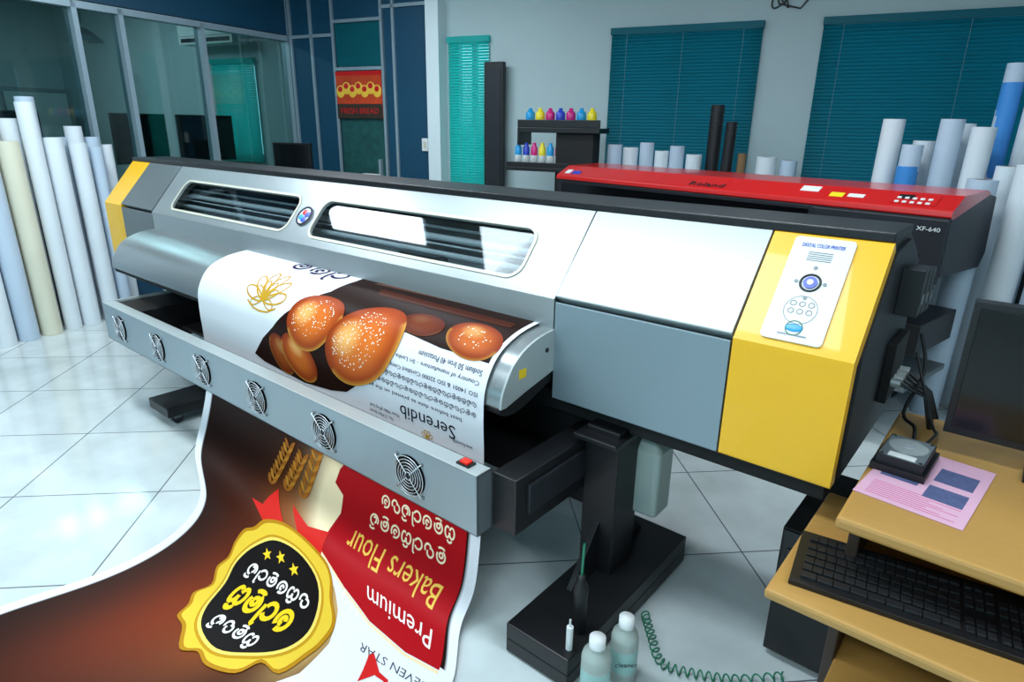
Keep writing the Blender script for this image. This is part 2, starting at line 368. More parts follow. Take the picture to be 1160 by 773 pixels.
# main cover
L_=.3406
g=G();g.M=SLM(-.006)
W1=rrect(-3.93,-2.74,.05,.238,.05);W2=rrect(-2.55,-1.325,.05,.238,.05)
plate_with_holes(g,[(XA+.003,0),(XB-.003,0),(XB-.003,L_),(XA+.003,L_)],[W1,W2],.006,'silver')
g.obj('main_cover',LP)
g=G();g.prism([(1.6,.92),(1.6,1.028),(1.612,1.032),(1.612,.92)],XA+.003,XB-.003,'silver');g.prism([(1.6,.92),(1.66,.925),(1.66,.935),(1.6,.932)],XA+.003,XB-.003,'silver_d');g.obj('main_cover_front',LP,bevel=.002)
g=G();g.M=SLM(.001)
for (a,b) in ((-3.93,-2.74),(-2.55,-1.325)): plate_with_holes(g,rrect(a-.012,b+.012,.038,.250,.062),[rrect(a,b,.05,.238,.05)],.003,'cream')
g.obj('window_trims',LP)
g=G();g.M=SLM(-.014);g.box(-3.95,-2.72,.04,.25,-.001,.001,'smoke');g.box(-2.57,-1.30,.04,.25,-.001,.001,'smoke');g.obj('window_panes',LP)
g=G()
for t,rr in ((.04,.016),(.085,.005),(.12,.012),(.16,.004),(.19,.014),(.235,.006)):
    yy=1.6+.646*t+.07;zz=1.03+.763*t-.055
    g.cyl((XA,yy,zz),(XB,yy,zz),rr,'rail',12)
g.prism([(1.71,.94),(1.87,1.14),(1.885,1.13),(1.725,.93)],XA,XB,'inner')
g.box(-2.0,-1.78,1.70,1.76,.99,1.06,'charcoal')
g.obj('carriage_rails',LP)
# logo badge on the cover
g=G();g.M=SLM(.004)
c=Vector((-2.64,.14,0));
g.cyl(c,c+Vector((0,0,.003)),.05,'white',32)
for k,mm in enumerate(('blu','red','cyan','blu')):
    a=k*pi/2+.4;g.sphere((c.x+.02*cos(a),c.y+.02*sin(a),.003),.02,.016,.001,mm)
g.torus((c.x,c.y,.003),(0,0,1),.046,.005,'ink')
g.obj('round_badge',LP)
# control panel decal
g=G();g.M=SLM(.0065)
P=rrect(-.50,-.35,.02,.325,.012);g.add([(x,y,0) for x,y in P]+[(x,y,-.006) for x,y in P],[tuple(range(len(P)))]+[(i,(i+1)%len(P),len(P)+(i+1)%len(P),len(P)+i) for i in range(len(P))],'white')
g.text('DIGITAL COLOR PRINTER',.016,T(-.425,.300,.001),'blu',.0005,.105)
g.torus((-.425,.19,.001),(0,0,1),.024,.003,'black');g.cyl((-.425,.19,0),(-.425,.19,.004),.017,'blu');g.cyl((-.425,.19,.004),(-.425,.19,.006),.008,'white')
for (x,y) in ((-.46,.19),(-.39,.19),(-.425,.235),(-.425,.145)): g.cyl((x,y,0),(x,y,.002),.005,'silver_d',12)
for k in range(5): g.box(-.455,-.395,.255+.006*k,.257+.006*k,0,.0012,'silver_d')
for k in range(3): 
    for j in range(2): g.torus((-.447+.022*k,.105+.022*j,.001),(0,0,1),.007,.0008,'silver_d',16,4)
g.torus((-.425,.11,.001),(0,0,1),.04,.0006,'silver_d',24,4)
g.sphere((-.425,.058,.001),.022,.011,.001,'cyan');g.torus((-.425,.058,.001),(0,0,1),.02,.0012,'teal',24,4);g.box(-.46,-.39,.036,.040,0,.0012,'silver_d')
g.obj('control_panel',LP)
# platen guide
gp=[(1.78,.93),(1.60,.93),(1.485,.912),(1.40,.868),(1.348,.79),(1.336,.735)]
def crv(P,n=5):
    out=[]
    for i in range(len(P)-1):
        p0=P[max(i-1,0)];p1=P[i];p2=P[i+1];p3=P[min(i+2,len(P)-1)]
        for j in range(n):
            t=j/n;out.append(tuple(.5*((2*b)+(-a+c)*t+(2*a-5*b+4*c-d)*t*t+(-a+3*b-3*c+d)*t**3) for a,b,c,d in zip(p0,p1,p2,p3)))
    out.append(tuple(P[-1]));return out
gc=crv(gp);g=G();g.prism(gc+[(1.38,.735),(1.39,.79),(1.45,.85),(1.6,.89),(1.78,.89)],XA+.005,XB-.004,'brushed',True)
g.obj('media_guide',LP)
g=G();g.prism(gc+[(1.36,.735),(1.46,.76),(1.6,.79),(1.78,.80)],XB-.004,XB+.004,'silver_l');g.prism(gc+[(1.36,.735),(1.46,.76),(1.6,.79),(1.78,.80)],XA+.0,XA+.006,'silver_l')
g.prism(crv([(1.345,.735),(1.35,.71),(1.40,.695),(1.47,.705),(1.6,.745),(1.8,.76)])+[(1.8,.86),(1.6,.86),(1.46,.82),(1.40,.79),(1.37,.74)],XA+.01,XB-.008,'blackm')
g.box(XB+.004,XB+.005,1.42,1.455,.81,.84,'warn');g.cyl((XB+.004,1.56,.87),(XB+.007,1.56,.87),.008,'black',12)
g.obj('guide_end_caps',LP)
# bar with fans
g=G();b0,b1=-3.9,-1.09
g.box(b0,b1,1.18,1.186,.39,.595,'bar');g.box(b0,b1,1.18,1.245,.59,.596,'silver_l');g.box(b0,b1,1.18,1.245,.39,.396,'bar');g.box(b1-.006,b1,1.18,1.245,.39,.596,'silver_d');g.box(b0,b0+.006,1.18,1.245,.39,.596,'bar')
g.box(b0,b1,1.239,1.245,.39,.596,'charcoal')
g.obj('fan_bar',LP,bevel=.002)
fg=G()
fg.cyl((0,0,0),(0,-.002,0),.069,'dark',36)  # flat disc, no hole cut: the opening's shade is put into its black
for k in range(7):
    a=2*pi*k/7;c_,s_=cos(a),sin(a);fg.add([(.018*c_,-.004,.018*s_),(.062*c_,-.003,.062*s_),(.062*cos(a+.6),-.006,.062*sin(a+.6)),(.02*cos(a+.7),-.005,.02*sin(a+.7))],[(0,1,2,3)],'blackm')
fg.cyl((0,-.002,0),(0,-.008,0),.02,'charcoal',16)
for r in (.014,.025,.036,.047,.058,.069): fg.torus((0,-.011,0),(0,1,0),r,.0014,'chrome',32,5)
for a in (45,135,225,315):
    a=radians(a);fg.tube([(0.01*cos(a),-.012,.01*sin(a)),(.082*cos(a),-.012,.082*sin(a)),(.084*cos(a),-.001,.084*sin(a))],.0018,'chrome',6);fg.cyl((.082*cos(a),-.001,.082*sin(a)),(.082*cos(a),-.006,.082*sin(a)),.006,'silver_d',10)
f0=fg.obj('cooling_fan_1',LP);f0.location=(-3.68,1.18,.49)
for k in range(1,6):
    o=bpy.data.objects.new('cooling_fan_%d'%(k+1),f0.data);COL.objects.link(o);o.parent=LP;o.location=(-3.68+.46*k,1.18,.49)
g=G();g.box(-1.19,-1.14,1.195,1.23,.596,.602,'black');g.box(-1.18,-1.15,1.2,1.225,.602,.608,'redled');g.obj('rocker_switch',LP)
# dryer arms and trays
g=G()
g.box(-1.09,-1.0,1.245,1.72,.40,.585,'black');g.box(-3.89,-3.6,1.245,1.72,.40,.585,'black')
g.box(-3.89,-1.0,1.46,1.80,.44,.46,'blackm');g.box(-3.89,-1.0,1.72,1.76,.40,.62,'blackm');g.box(-3.892,-3.88,1.245,1.74,.58,.60,'silver_l')
g.box(-1.02,-.99,1.3,1.65,.45,.55,'charcoal')
g.obj('dryer_arms',LP,bevel=.004)
# legs
for nm,xc in (('right',-.885),('left',-3.45)):
    g=G();xo=xc-.05;g.box(xc-.115,xc+.115,1.21,1.98,.055,.11,'black');g.box(xo-.062,xo+.062,1.60,1.75,.11,.64,'black')
    g.prism([(1.45,.11),(1.6,.3),(1.6,.11)],xo-.01,xo+.01,'black');g.prism([(1.92,.11),(1.75,.3),(1.75,.11)],xo-.01,xo+.01,'black')
    g.box(xo-.08,xo+.08,1.55,1.86,.605,.622,'black')
    if nm=='right':
        g.box(xc-.115,xc+.115,1.21,1.98,.005,.055,'black')
    for yy in ((1.27,1.9) ):
        for xx in (xc-.07,xc+.07):
            g.cyl((xx-.012,yy,.028),(xx+.012,yy,.028),.028,'charcoal',16);g.box(xx-.017,xx+.017,yy-.02,yy+.02,.03,.056,'silver_d')
    g.obj('leg_'+nm,LP,bevel=.004)
g=G();g.box(-3.4,-.95,1.66,1.72,.3,.36,'black');g.obj('leg_crossbeam',LP)
# waste ink bottle
g=G();P=rrect(-.925,-.80,1.70,1.81,.02,4);n=len(P)
def sect(z,s):
    cx_,cy_=-.862,1.755;return [(cx_+(x-cx_)*s,cy_+(y-cy_)*s,z) for x,y in P]
g.M=T(.01,.03,0)
vs=[];zs=[(.30,.9),(.31,1),(.54,1),(.565,.7),(.58,.4),(.62,.4)]
for z,s in zs: vs+=sect(z,s)
g.add(vs,[(k*n+i,k*n+(i+1)%n,(k+1)*n+(i+1)%n,(k+1)*n+i) for k in range(len(zs)-1) for i in range(n)]+[tuple(range(n))],'bottle')
g.box(-.90,-.83,1.72,1.79,.315,.36,'ink');g.obj('waste_ink_bottle',LP)

# ------------------------------------------------------------------ printed banner
KN=[(0,(-3.05,1.72,.939),(-1.2,1.72,.939)),(.12,(-3.05,1.6,.939),(-1.2,1.6,.939)),(.24,(-3.05,1.482,.920),(-1.2,1.482,.920)),
(.34,(-3.05,1.392,.875),(-1.2,1.392,.875)),(.44,(-3.05,1.338,.79),(-1.2,1.338,.79)),(.53,(-3.05,1.328,.70),(-1.2,1.328,.70)),(.68,(-3.05,1.33,.55),(-1.2,1.33,.55)),
(.83,(-3.05,1.325,.40),(-1.2,1.32,.40)),(.98,(-3.08,1.315,.25),(-1.19,1.30,.25)),(1.13,(-3.05,1.26,.11),(-1.17,1.25,.11)),(1.27,(-2.9,1.15,.03),(-1.155,1.17,.025)),
(1.45,(-2.55,1.0,.010),(-1.04,1.02,.008)),(1.65,(-2.38,.82,.008),(-.97,.85,.008)),(1.9,(-2.33,.58,.008),(-.93,.6,.008)),(2.25,(-2.4,.25,.008),(-.95,.25,.008)),(2.8,(-2.5,-.3,.008),(-1.,-.3,.008))]
KL=[Vector(k[1]) for k in KN];KR=[Vector(k[2]) for k in KN];KS=[k[0] for k in KN]
def S(u,s):
    k=0
    while k<len(KN)-2 and s>KS[k+1]: k+=1
    h=KS[k+1]-KS[k];t=(s-KS[k])/h
    j=[max(0,min(len(KN)-1,q)) for q in (k-1,k,k+1,k+2)]
    p=[KL[q].lerp(KR[q],u) for q in j];a=[KS[q] for q in j]
    m1=(p[2]-p[0])/max(a[2]-a[0],1e-6);m2=(p[3]-p[1])/max(a[3]-a[1],1e-6)
    r=p[1]*(2*t**3-3*t*t+1)+m1*(h*(t**3-2*t*t+t))+p[2]*(-2*t**3+3*t*t)+m2*(h*(t**3-t*t))
    if s>.9:
        f=min(1,(s-.9)/.35);f=f*f*(3-2*f)
        w=.0045*(1+sin(9*u+2.2*s))*f+.003*(1+sin(17*u-5*s+1))*f*max(0,1-abs(s-1.25)/.5)
        r=r+Vector((0,-w*.6,w))
    return r
def Nn(u,s):
    e=.004;a=S(u,max(0,s-e));b=S(u,min(2.8,s+e));c=S(min(1,u+.01),s)-S(max(0,u-.01),s)
    n=(b-a).cross(c).normalized()
    if n.dot(Vector((0,-1,1)))<0: n=-n
    return n
BN=empty('printed_banner')
def mixc(a,b,t): t=max(0,min(1,t));return tuple(x*(1-t)+y*t for x,y in zip(a,b))
def base_col(u,s):
    wh=(224,227,232)
    if s<.83 or u<.034 or u>.978: return wh
    c=(26,12,8)
    c=mixc(c,(112,40,12),1.0*math.exp(-((u-.28)/.20)**2-((s-1.85)/.55)**2))
    c=mixc(c,(186,98,34),.9*math.exp(-((u-.46)/.12)**2-((s-1.55)/.42)**2))
    c=mixc(c,(250,230,190),1.2*math.exp(-((u-.585)/.085)**2-((s-1.13)/.30)**2))
    c=mixc(c,(240,196,120),.9*math.exp(-((u-.64)/.06)**2-((s-1.6)/.25)**2))
    return c
nu,ns=140,460
vs=[];cols=[]
for j in range(ns+1):
    s=2.8*j/ns
    for i in range(nu+1):
        u=i/nu;vs.append(tuple(S(u,s)));cols.append(lin(base_col(u,s)))
fs=[(j*(nu+1)+i,j*(nu+1)+i+1,(j+1)*(nu+1)+i+1,(j+1)*(nu+1)+i) for j in range(ns) for i in range(nu)]
M['art']=attr_mat('printed_vinyl',.45)
def colmesh(name,vs,fs,cols,parent):
    me=bpy.data.meshes.new(name);me.from_pydata(vs,[],fs);me.materials.append(M['art'])
    ca=me.color_attributes.new('Col','FLOAT_COLOR','POINT')
    ca.data.foreach_set('color',[x for c in cols for x in c])
    me.polygons.foreach_set('use_smooth',[True]*len(fs));me.update()
    o=bpy.data.objects.new(name,me);COL.objects.link(o);o.parent=parent;return o
colmesh('vinyl_sheet',vs,fs,cols,BN)
WU=1.85
def arc(cx,cy,rx,ry,a0,a1,n=12): return [(cx+rx*cos(radians(a0+(a1-a0)*i/n)),cy+ry*sin(radians(a0+(a1-a0)*i/n))) for i in range(n+1)]
GL=[[arc(.5,.4,.42,.38,70,400,16),arc(.5,.42,.15,.15,180,470,8)],
    [arc(.28,.38,.24,.34,0,340,12),arc(.74,.38,.22,.34,180,-130,12),arc(.5,.86,.2,.12,200,-10,6)],
    [arc(.5,.38,.42,.36,-210,90,14),arc(.45,.36,.16,.2,90,330,8),arc(.62,.88,.25,.12,170,-30,7)],
    [arc(.36,.5,.3,.28,-20,290,12),arc(.62,.3,.3,.28,200,400,10)],
    [arc(.42,.36,.36,.33,30,340,14),[(.9,.2),(.92,.6),(.86,1.0),(.7,1.05)]],
    [arc(.5,.38,.4,.36,-30,250,14),arc(.5,.3,.18,.16,0,360,8),arc(.5,-.05,.3,.1,180,360,6)]]
class Art:
    def __init__(s): s.V=[];s.F=[];s.C=[]
    def _emit(s,bm,off,col):
        xs=[v.co.x for v in bm.verts];ys=[v.co.y for v in bm.verts]
        if not xs: return
        def cut(ax,lo,hi,st):
            k=math.floor(lo/st)+1
            while k*st<hi:
                no=(1,0,0) if ax==0 else (0,1,0);co=(k*st,0,0) if ax==0 else (0,k*st,0)
                bmesh.ops.bisect_plane(bm,geom=bm.verts[:]+bm.edges[:]+bm.faces[:],plane_co=co,plane_no=no,dist=1e-6);k+=1
        cut(1,min(ys),max(ys),.02);cut(0,min(xs),max(xs),.03)
        bmesh.ops.triangulate(bm,faces=bm.faces[:])
        b=len(s.V);bm.verts.index_update()
        for v in bm.verts:
            u=max(0.,min(1.,v.co.x/WU));t=max(0,min(2.8,-v.co.y));s.V.append(tuple(S(u,t)+Nn(u,t)*off));s.C.append(lin(col))
        for f in bm.faces: s.F.append(tuple(b+v.index for v in f.verts))
        bm.free()
    def poly(s,pts,col,layer,smooth=True):
        P=[(u*WU,-t) for u,t in pts]
        if smooth:
            n=len(P);Q=[]
            for i in range(n):
                a,b,c,d=P[i-1],P[i],P[(i+1)%n],P[(i+2)%n]
                for j in range(4):
                    t=j/4;Q.append(tuple(.5*((2*q)+(-p+r)*t+(2*p-5*q+4*r-w)*t*t+(-p+3*q-3*r+w)*t**3) for p,q,r,w in zip(a,b,c,d)))
            P=Q
        bm=bmesh.new();f=bm.faces.new([bm.verts.new((x,y,0)) for x,y in P]);bmesh.ops.triangulate(bm,faces=[f]);s._emit(bm,.0007*layer+.0003,col)
    def stroke(s,pts,w,col,layer,closed=False):
        P=[Vector((u*WU,-t)) for u,t in pts];n=len(P);bm=bmesh.new();prs=[]
        for i in range(n):
            a=P[(i-1)%n] if (closed or i>0) else P[i];b=P[(i+1)%n] if (closed or i<n-1) else P[i]
            d=(b-a).normalized();o=Vector((-d.y,d.x))*w/2
            prs.append((bm.verts.new((P[i]+o).to_3d()),bm.verts.new((P[i]-o).to_3d())))
        for i in range(n if closed else n-1):
            a,b=prs[i],prs[(i+1)%n];bm.faces.new((a[0],b[0],b[1],a[1]))
        s._emit(bm,.0007*layer+.0003,col)
    def glyphs(s,seq,u,t,width,height,col,layer,ang=0,bold=.15):
        n=len(seq);ca,sa=cos(radians(180+ang)),sin(radians(180+ang));cw=width/n
        for i,k in enumerate(seq):
            for st in GL[k]:
                P=[]
                for x,y in st:
                    X=-width/2+(i+.06+x*.86)*cw;Y=(y-.5)*height
                    P.append((u+(X*ca-Y*sa)/WU,t-(X*sa+Y*ca)))
                s.stroke(P,bold*height,col,layer)
    def text(s,body,u,t,width,height,col,layer,ang=0,shear=0):
        me=textmesh(body,1,0,shear,'CENTER',2)
        if not me.vertices: return
        xs=[v.co.x for v in me.vertices];ys=[v.co.y for v in me.vertices]
        cx_,cy_=(min(xs)+max(xs))/2,(min(ys)+max(ys))/2
        mt=T(u*WU,-t,0)@RZ(180+ang)@Matrix.Diagonal((width/(max(xs)-min(xs)),height/(max(ys)-min(ys)),1,1))@T(-cx_,-cy_,0)
        me.transform(mt);bm=bmesh.new();bm.from_mesh(me);bpy.data.meshes.remove(me);s._emit(bm,.0007*layer+.0003,col)
    def blob(s,u,t,a,b,ang,colf,layer,shape=lambda th:1):
        nr,nt=14,56;base=len(s.V);ca,sa=cos(radians(ang)),sin(radians(ang))
        for i in range(nr+1):
            r=i/nr
            for j in range(nt):
                q=2*pi*j/nt;k=shape(q);x=a*r*cos(q)*k;y=b*r*sin(q)*k
                X=u*WU+x*ca-y*sa;Y=-t+x*sa+y*ca;uu=max(0,min(1,X/WU));tt=max(0,-Y)
                s.V.append(tuple(S(uu,tt)+Nn(uu,tt)*(.0007*layer+.0003)));s.C.append(lin(colf(r,q,x/a,y/b)))
        for i in range(nr):
            for j in range(nt): s.F.append((base+i*nt+j,base+i*nt+(j+1)%nt,base+(i+1)*nt+(j+1)%nt,base+(i+1)*nt+j))
    def obj(s,name): 
        return colmesh(name,s.V,s.F,s.C,BN)
A=Art()
A.poly([(.50,.06),(.99,.06),(.99,.367),(.875,.366),(.775,.35),(.752,.436),(.70,.55),(.62,.65),(.565,.672),(.466,.69),(.303,.672),(.262,.652),(.31,.56),(.359,.491),(.40,.42),(.451,.35),(.495,.27),(.505,.16)],(34,14,9),1,False)
A.poly([(.56,.06),(.99,.06),(.99,.11),(.56,.14)],(84,56,44),2,False)
A.poly([(.60,.17),(.97,.17),(.97,.205),(.62,.215)],(70,30,18),2,False)
def bun(dark=0):
    def f(r,q,x,y):
        c=mixc((218,112,42),(134,42,14),max(0,(r-.35)/.65)**1.5)
        c=mixc(c,(240,178,104),max(0,1-((x+.25)**2+(y-.35)**2)/.22))
        c=mixc(c,(220,172,70),max(0,(r-.85)/.15)*(.8 if y<0 else .1))
        return mixc(c,(60,16,6),dark)
    return f
A.blob(.93,.30,.12,.075,-10,bun(.2),2);A.blob(.80,.30,.10,.05,0,bun(.7),3)
A.blob(.385,.60,.10,.07,-40,bun(.4),2);A.blob(.455,.585,.13,.085,-25,bun(.1),3)
A.blob(.500,.415,.17,.115,20,bun(),4,lambda q:1+.05*cos(3*q));A.blob(.665,.445,.205,.155,38,bun(),5,lambda q:1+.08*cos(2*q+.5)+.03*cos(q))
rs=random.Random(3)
for (u0,t0,a,b,an,n) in ((.500,.40,.13,.075,20,90),(.655,.43,.15,.10,38,190),(.93,.295,.08,.04,-10,24)):
    for k in range(n):
        r=math.sqrt(rs.random());q=rs.random()*2*pi;x=a*r*cos(q);y=b*r*sin(q);ca,sa=cos(radians(an)),sin(radians(an))
        U0=u0+(x*ca-y*sa)/WU;t1=t0-(x*sa+y*ca);w=rs.uniform(.002,.0035);e=rs.random()*pi
        A.poly([(U0+w*cos(e+h)*(1.6 if abs(cos(h))>.7 else .8)/WU,t1+w*sin(e+h)*1.0) for h in (0,pi/2,pi,3*pi/2)],(250,242,220),7,False)
# golden lotus outline
def petal(u,t,ang,L,w):
    P=[]
    for k in range(17):
        q=k/16*2*pi;x=w*sin(q)*sin(q/2)**.6;y=L*(1-cos(q))/2
        ca,sa=cos(radians(ang)),sin(radians(ang));P.append((u+(x*ca-y*sa)/WU,t-(x*sa+y*ca)))
    return P
for an in (-75,-45,-15,15,45,75): A.stroke(petal(.30,.40,an,.155,.03)[:-1],.008,(196,150,40),2,True)
for an in (-60,-20,20,60,110,-110): A.stroke(petal(.30,.39,an,.09,.02)[:-1],.006,(196,150,40),3,True)
A.stroke([(.24,.415),(.27,.44),(.30,.445),(.33,.44),(.36,.415)],.008,(196,150,40),2)
A.glyphs([4,0,5],.36,.155,.40,.10,(52,34,74),2,0,.14)
tx=(30,36,66)
for k,(u0,u1,t,b) in enumerate(((.83,.985,.402,'Sodium 50 Iron 40 Potassium'),(.775,.985,.432,'Country of manufacture - Sri Lanka'),(.74,.985,.468,'ISO 14001 & ISO 22000 Certified Company'),(.70,.985,.505,None),(.67,.985,.54,None),(.66,.95,.572,'best before date as printed on the package'))):
    if b: A.text(b,(u0+u1)/2,t,(u1-u0)*WU,.019,tx,2)
    else: A.glyphs([(j*5+k*3)%6 for j in range(24)],(u0+u1)/2,t,(u1-u0)*WU,.018,tx,2,0,.13)
A.text('Serendib',.86,.632,.27,.05,(24,24,40),2)
for an in (-60,-20,20,60): A.stroke(petal(.86,.695,an,.03,.008)[:-1],.003,(196,150,40),2,True)
A.text('Flour Mills (Pvt) Ltd',.74,.655,.16,.016,tx,2);A.text('No. 12 Main Street',.73,.68,.13,.013,tx,2);A.text('www.flourmill.lk',.95,.66,.09,.013,tx,2)
# white lower area and red banner
A.poly([(.56,1.32),(.66,1.40),(.752,1.45),(.87,1.465),(.96,1.44),(1,1.44),(1,2.8),(.62,2.8),(.56,2.3),(.52,2.05),(.565,1.93),(.63,1.86),(.675,1.75),(.68,1.62),(.655,1.5),(.61,1.4)],(222,226,232),1,False)
A.poly([(.66,.84),(.968,.84),(.970,1.196),(.962,1.452),(.869,1.472),(.752,1.457),(.659,1.405),(.572,1.33),(.60,1.24),(.625,1.15),(.622,1.08),(.59,1.05),(.60,.99),(.625,.93)],(168,12,22),2,False)
A.stroke([(.562,1.32),(.659,1.415),(.752,1.466),(.869,1.482),(.962,1.462)],.012,(236,214,170),3)
cr=(246,232,196)
A.glyphs([1,5,0,4,2,3,0],.84,1.01,.38,.055,cr,3,3,.13);A.glyphs([5,3,4,1,0,5,2],.82,1.10,.40,.055,cr,3,2,.13)
A.text('Bakers Flour',.80,1.225,.50,.10,(236,190,84),3,0,.25);A.text('Premium',.835,1.375,.36,.07,(240,236,230),3,0,.1)
A.glyphs([0,1,2,5,4,3],.665,1.44,.20,.032,(240,236,230),3,-16,.14)
A.text('SEVEN STAR',.85,1.545,.36,.03,(70,70,84),2,4);A.text('XKF-25',.60,1.93,.12,.03,(70,70,84),2,0)
A.stroke([(.792,1.555),(.83,1.60),(.857,1.60),(.88,1.7)],.02,(200,30,30),3)
A.poly([(.785,1.56),(.80,1.66),(.83,1.60)],(200,30,30),3,False)
# wheat
for (a,b) in (((.367,1.20),(.415,1.00)),((.49,1.18),(.522,.96)),((.43,1.19),(.47,1.02))):
    A.stroke([a,b],.004,(150,96,30),3)
    for k in range(9):
        f=k/9;u=a[0]+(b[0]-a[0])*f;t=a[1]+(b[1]-a[1])*f
        for sg in (-1,1):
            A.poly([(u,t),(u+sg*.015,t-.010),(u+sg*.021,t-.036),(u+sg*.010,t-.030)],(196,130,44) if k%2 else (166,98,30),4)
# ribbon
A.poly([(.288,1.302),(.34,1.30),(.400,1.202),(.43,1.315),(.40,1.36),(.336,1.38)],(206,34,26),4,False);A.poly([(.465,1.226),(.53,1.27),(.605,1.24),(.575,1.35),(.50,1.36)],(206,34,26),4,False)
A.poly([(.336,1.38),(.40,1.36),(.43,1.33),(.50,1.36),(.50,1.42),(.36,1.44)],(140,20,20),4,False)
# badge
BO=[(.337,1.361),(.43,1.32),(.514,1.323),(.585,1.352),(.611,1.391),(.625,1.47),(.665,1.55),(.668,1.64),(.659,1.698),(.64,1.79),(.585,1.80),(.565,1.87),(.50,1.91),(.45,1.90),(.413,1.93),(.35,1.88),(.306,1.868),(.29,1.82),(.262,1.78),(.275,1.72),(.235,1.66),(.238,1.60),(.222,1.53),(.235,1.46),(.28,1.42)]
BI=[(.353,1.428),(.43,1.395),(.507,1.40),(.573,1.455),(.611,1.571),(.622,1.66),(.60,1.74),(.545,1.81),(.475,1.865),(.387,1.85),(.334,1.79),(.305,1.69),(.275,1.60),(.29,1.51)]
cxb,cyb=.445,1.63
sc=lambda P,k:[(cxb+(u-cxb)*k,cyb+(t-cyb)*k) for u,t in P]
A.poly(BO,(178,126,14),5);A.poly(sc(BO,.955),(222,188,56),6);A.poly(sc(BI,1.06),(190,142,20),7);A.poly(sc(BI,1.02),(236,210,100),8);A.poly(sc(BI,.97),(14,10,10),9)
for (u,t) in ((.365,1.49),(.42,1.465),(.48,1.475)):
    A.poly([(u+(.022 if k%2==0 else .009)*sin(k*pi/5)*.9,t+(.028 if k%2==0 else .012)*cos(k*pi/5)) for k in range(10)],(240,200,40),10,False)
A.glyphs([3,1,0,5,4,2],.45,1.575,.46,.065,(240,236,230),10,4,.16);A.glyphs([0,4,5,1],.46,1.685,.40,.10,(240,200,30),10,6,.20);A.glyphs([1,5,3,2],.46,1.79,.28,.055,(240,236,230),10,6,.17)
A.obj('printed_artwork')

# ------------------------------------------------------------------ red-topped printer behind
RP=empty('red_wide_printer')
PM=T(-2.88,4.02,0)@RZ(-10.9)
PL=2.60
g=G();g.M=PM
g.prism([(0,.9),(0,1.175),(.03,1.20),(.5,1.26),(.62,1.24),(.66,.95),(.6,.88)],0,PL,'charcoal')
g.prism([(-.012,.87),(-.012,1.17),(.02,1.175),(.02,.87)],1.97,PL,'charcoal')
g.obj('body',RP,bevel=.006)
g=G();g.M=PM;g.prism([(-.01,1.18),(-.005,1.208),(.12,1.272),(.45,1.282),(.5,1.262),(.02,1.17)],-.005,PL+.005,'red');g.obj('red_lid',RP,bevel=.006)
g=G();g.M=PM
g.prism([(-.016,.95),(-.016,1.155),(0,1.155),(0,.95)],.06,1.94,'screen')
g.text('Roland',.06,frame((1.28,.03,1.23),(1,0,0),(0,.89,.456),(0,-.456,.89)),'charcoal',.001,.24)
g.text('SOLJET',.024,frame((2.415,-.016,1.12),(1,0,0),(0,0,1),(0,-1,0)),'white',.001,.09)
g.text('XF-640',.028,frame((2.525,-.016,1.121),(1,0,0),(0,0,1),(0,-1,0)),'white',.001,.10)
g.M=PM@frame((0,-.006,1.208),(1,0,0),(0,.89,.456),(0,-.456,.89))
g.box(2.32,2.52,.03,.12,0,.003,'red');g.box(2.34,2.41,.07,.11,.003,.004,'black')
for k in range(5):
    for j in range(2): g.box(2.34+.034*k,2.358+.034*k,.035+.035*j,.05+.035*j,.003,.006,'white')
g.box(2.02,2.09,.04,.08,0,.002,'yel');g.box(2.11,2.19,.05,.08,0,.002,'white');g.box(.12,.2,.03,.07,0,.002,'blu');g.box(1.85,1.95,.07,.12,0,.002,'white');g.box(.05,.1,.03,.08,0,.002,'white')
g.obj('labels',RP)
g=G();g.M=PM
for x in (.35,2.3):
    g.box(x-.05,x+.05,.2,.3,.08,.9,'charcoal');g.box(x-.05,x+.05,-.15,.65,.05,.1,'charcoal');g.prism([(.02,.1),(.2,.35),(.2,.1)],x-.02,x+.02,'charcoal')
    for yy in (-.1,.6): g.cyl((x-.015,yy,.03),(x+.015,yy,.03),.03,'black')
g.cyl((2.42,.05,.08),(2.42,.05,.88),.02,'brushed')
g.box(.3,2.35,.22,.28,.3,.36,'charcoal');g.cyl((.2,-.05,.45),(2.4,-.05,.45),.03,'brushed');g.prism([(-.1,.72),(-.08,.84),(0,.9),(.1,.9),(.1,.72)],.1,2.55,'blackm')
g.box(2.3,2.58,0.0,.5,.50,.66,'black');g.box(2.2,2.6,-.1,.45,.34,.37,'silver_d');g.obj('stand',RP,bevel=.004)
g=G();g.M=PM;g.prism([(-.13,.5),(-.14,.9),(-.135,.9),(-.125,.5)],1.0,2.2,'black');g.obj('media_cover',RP)

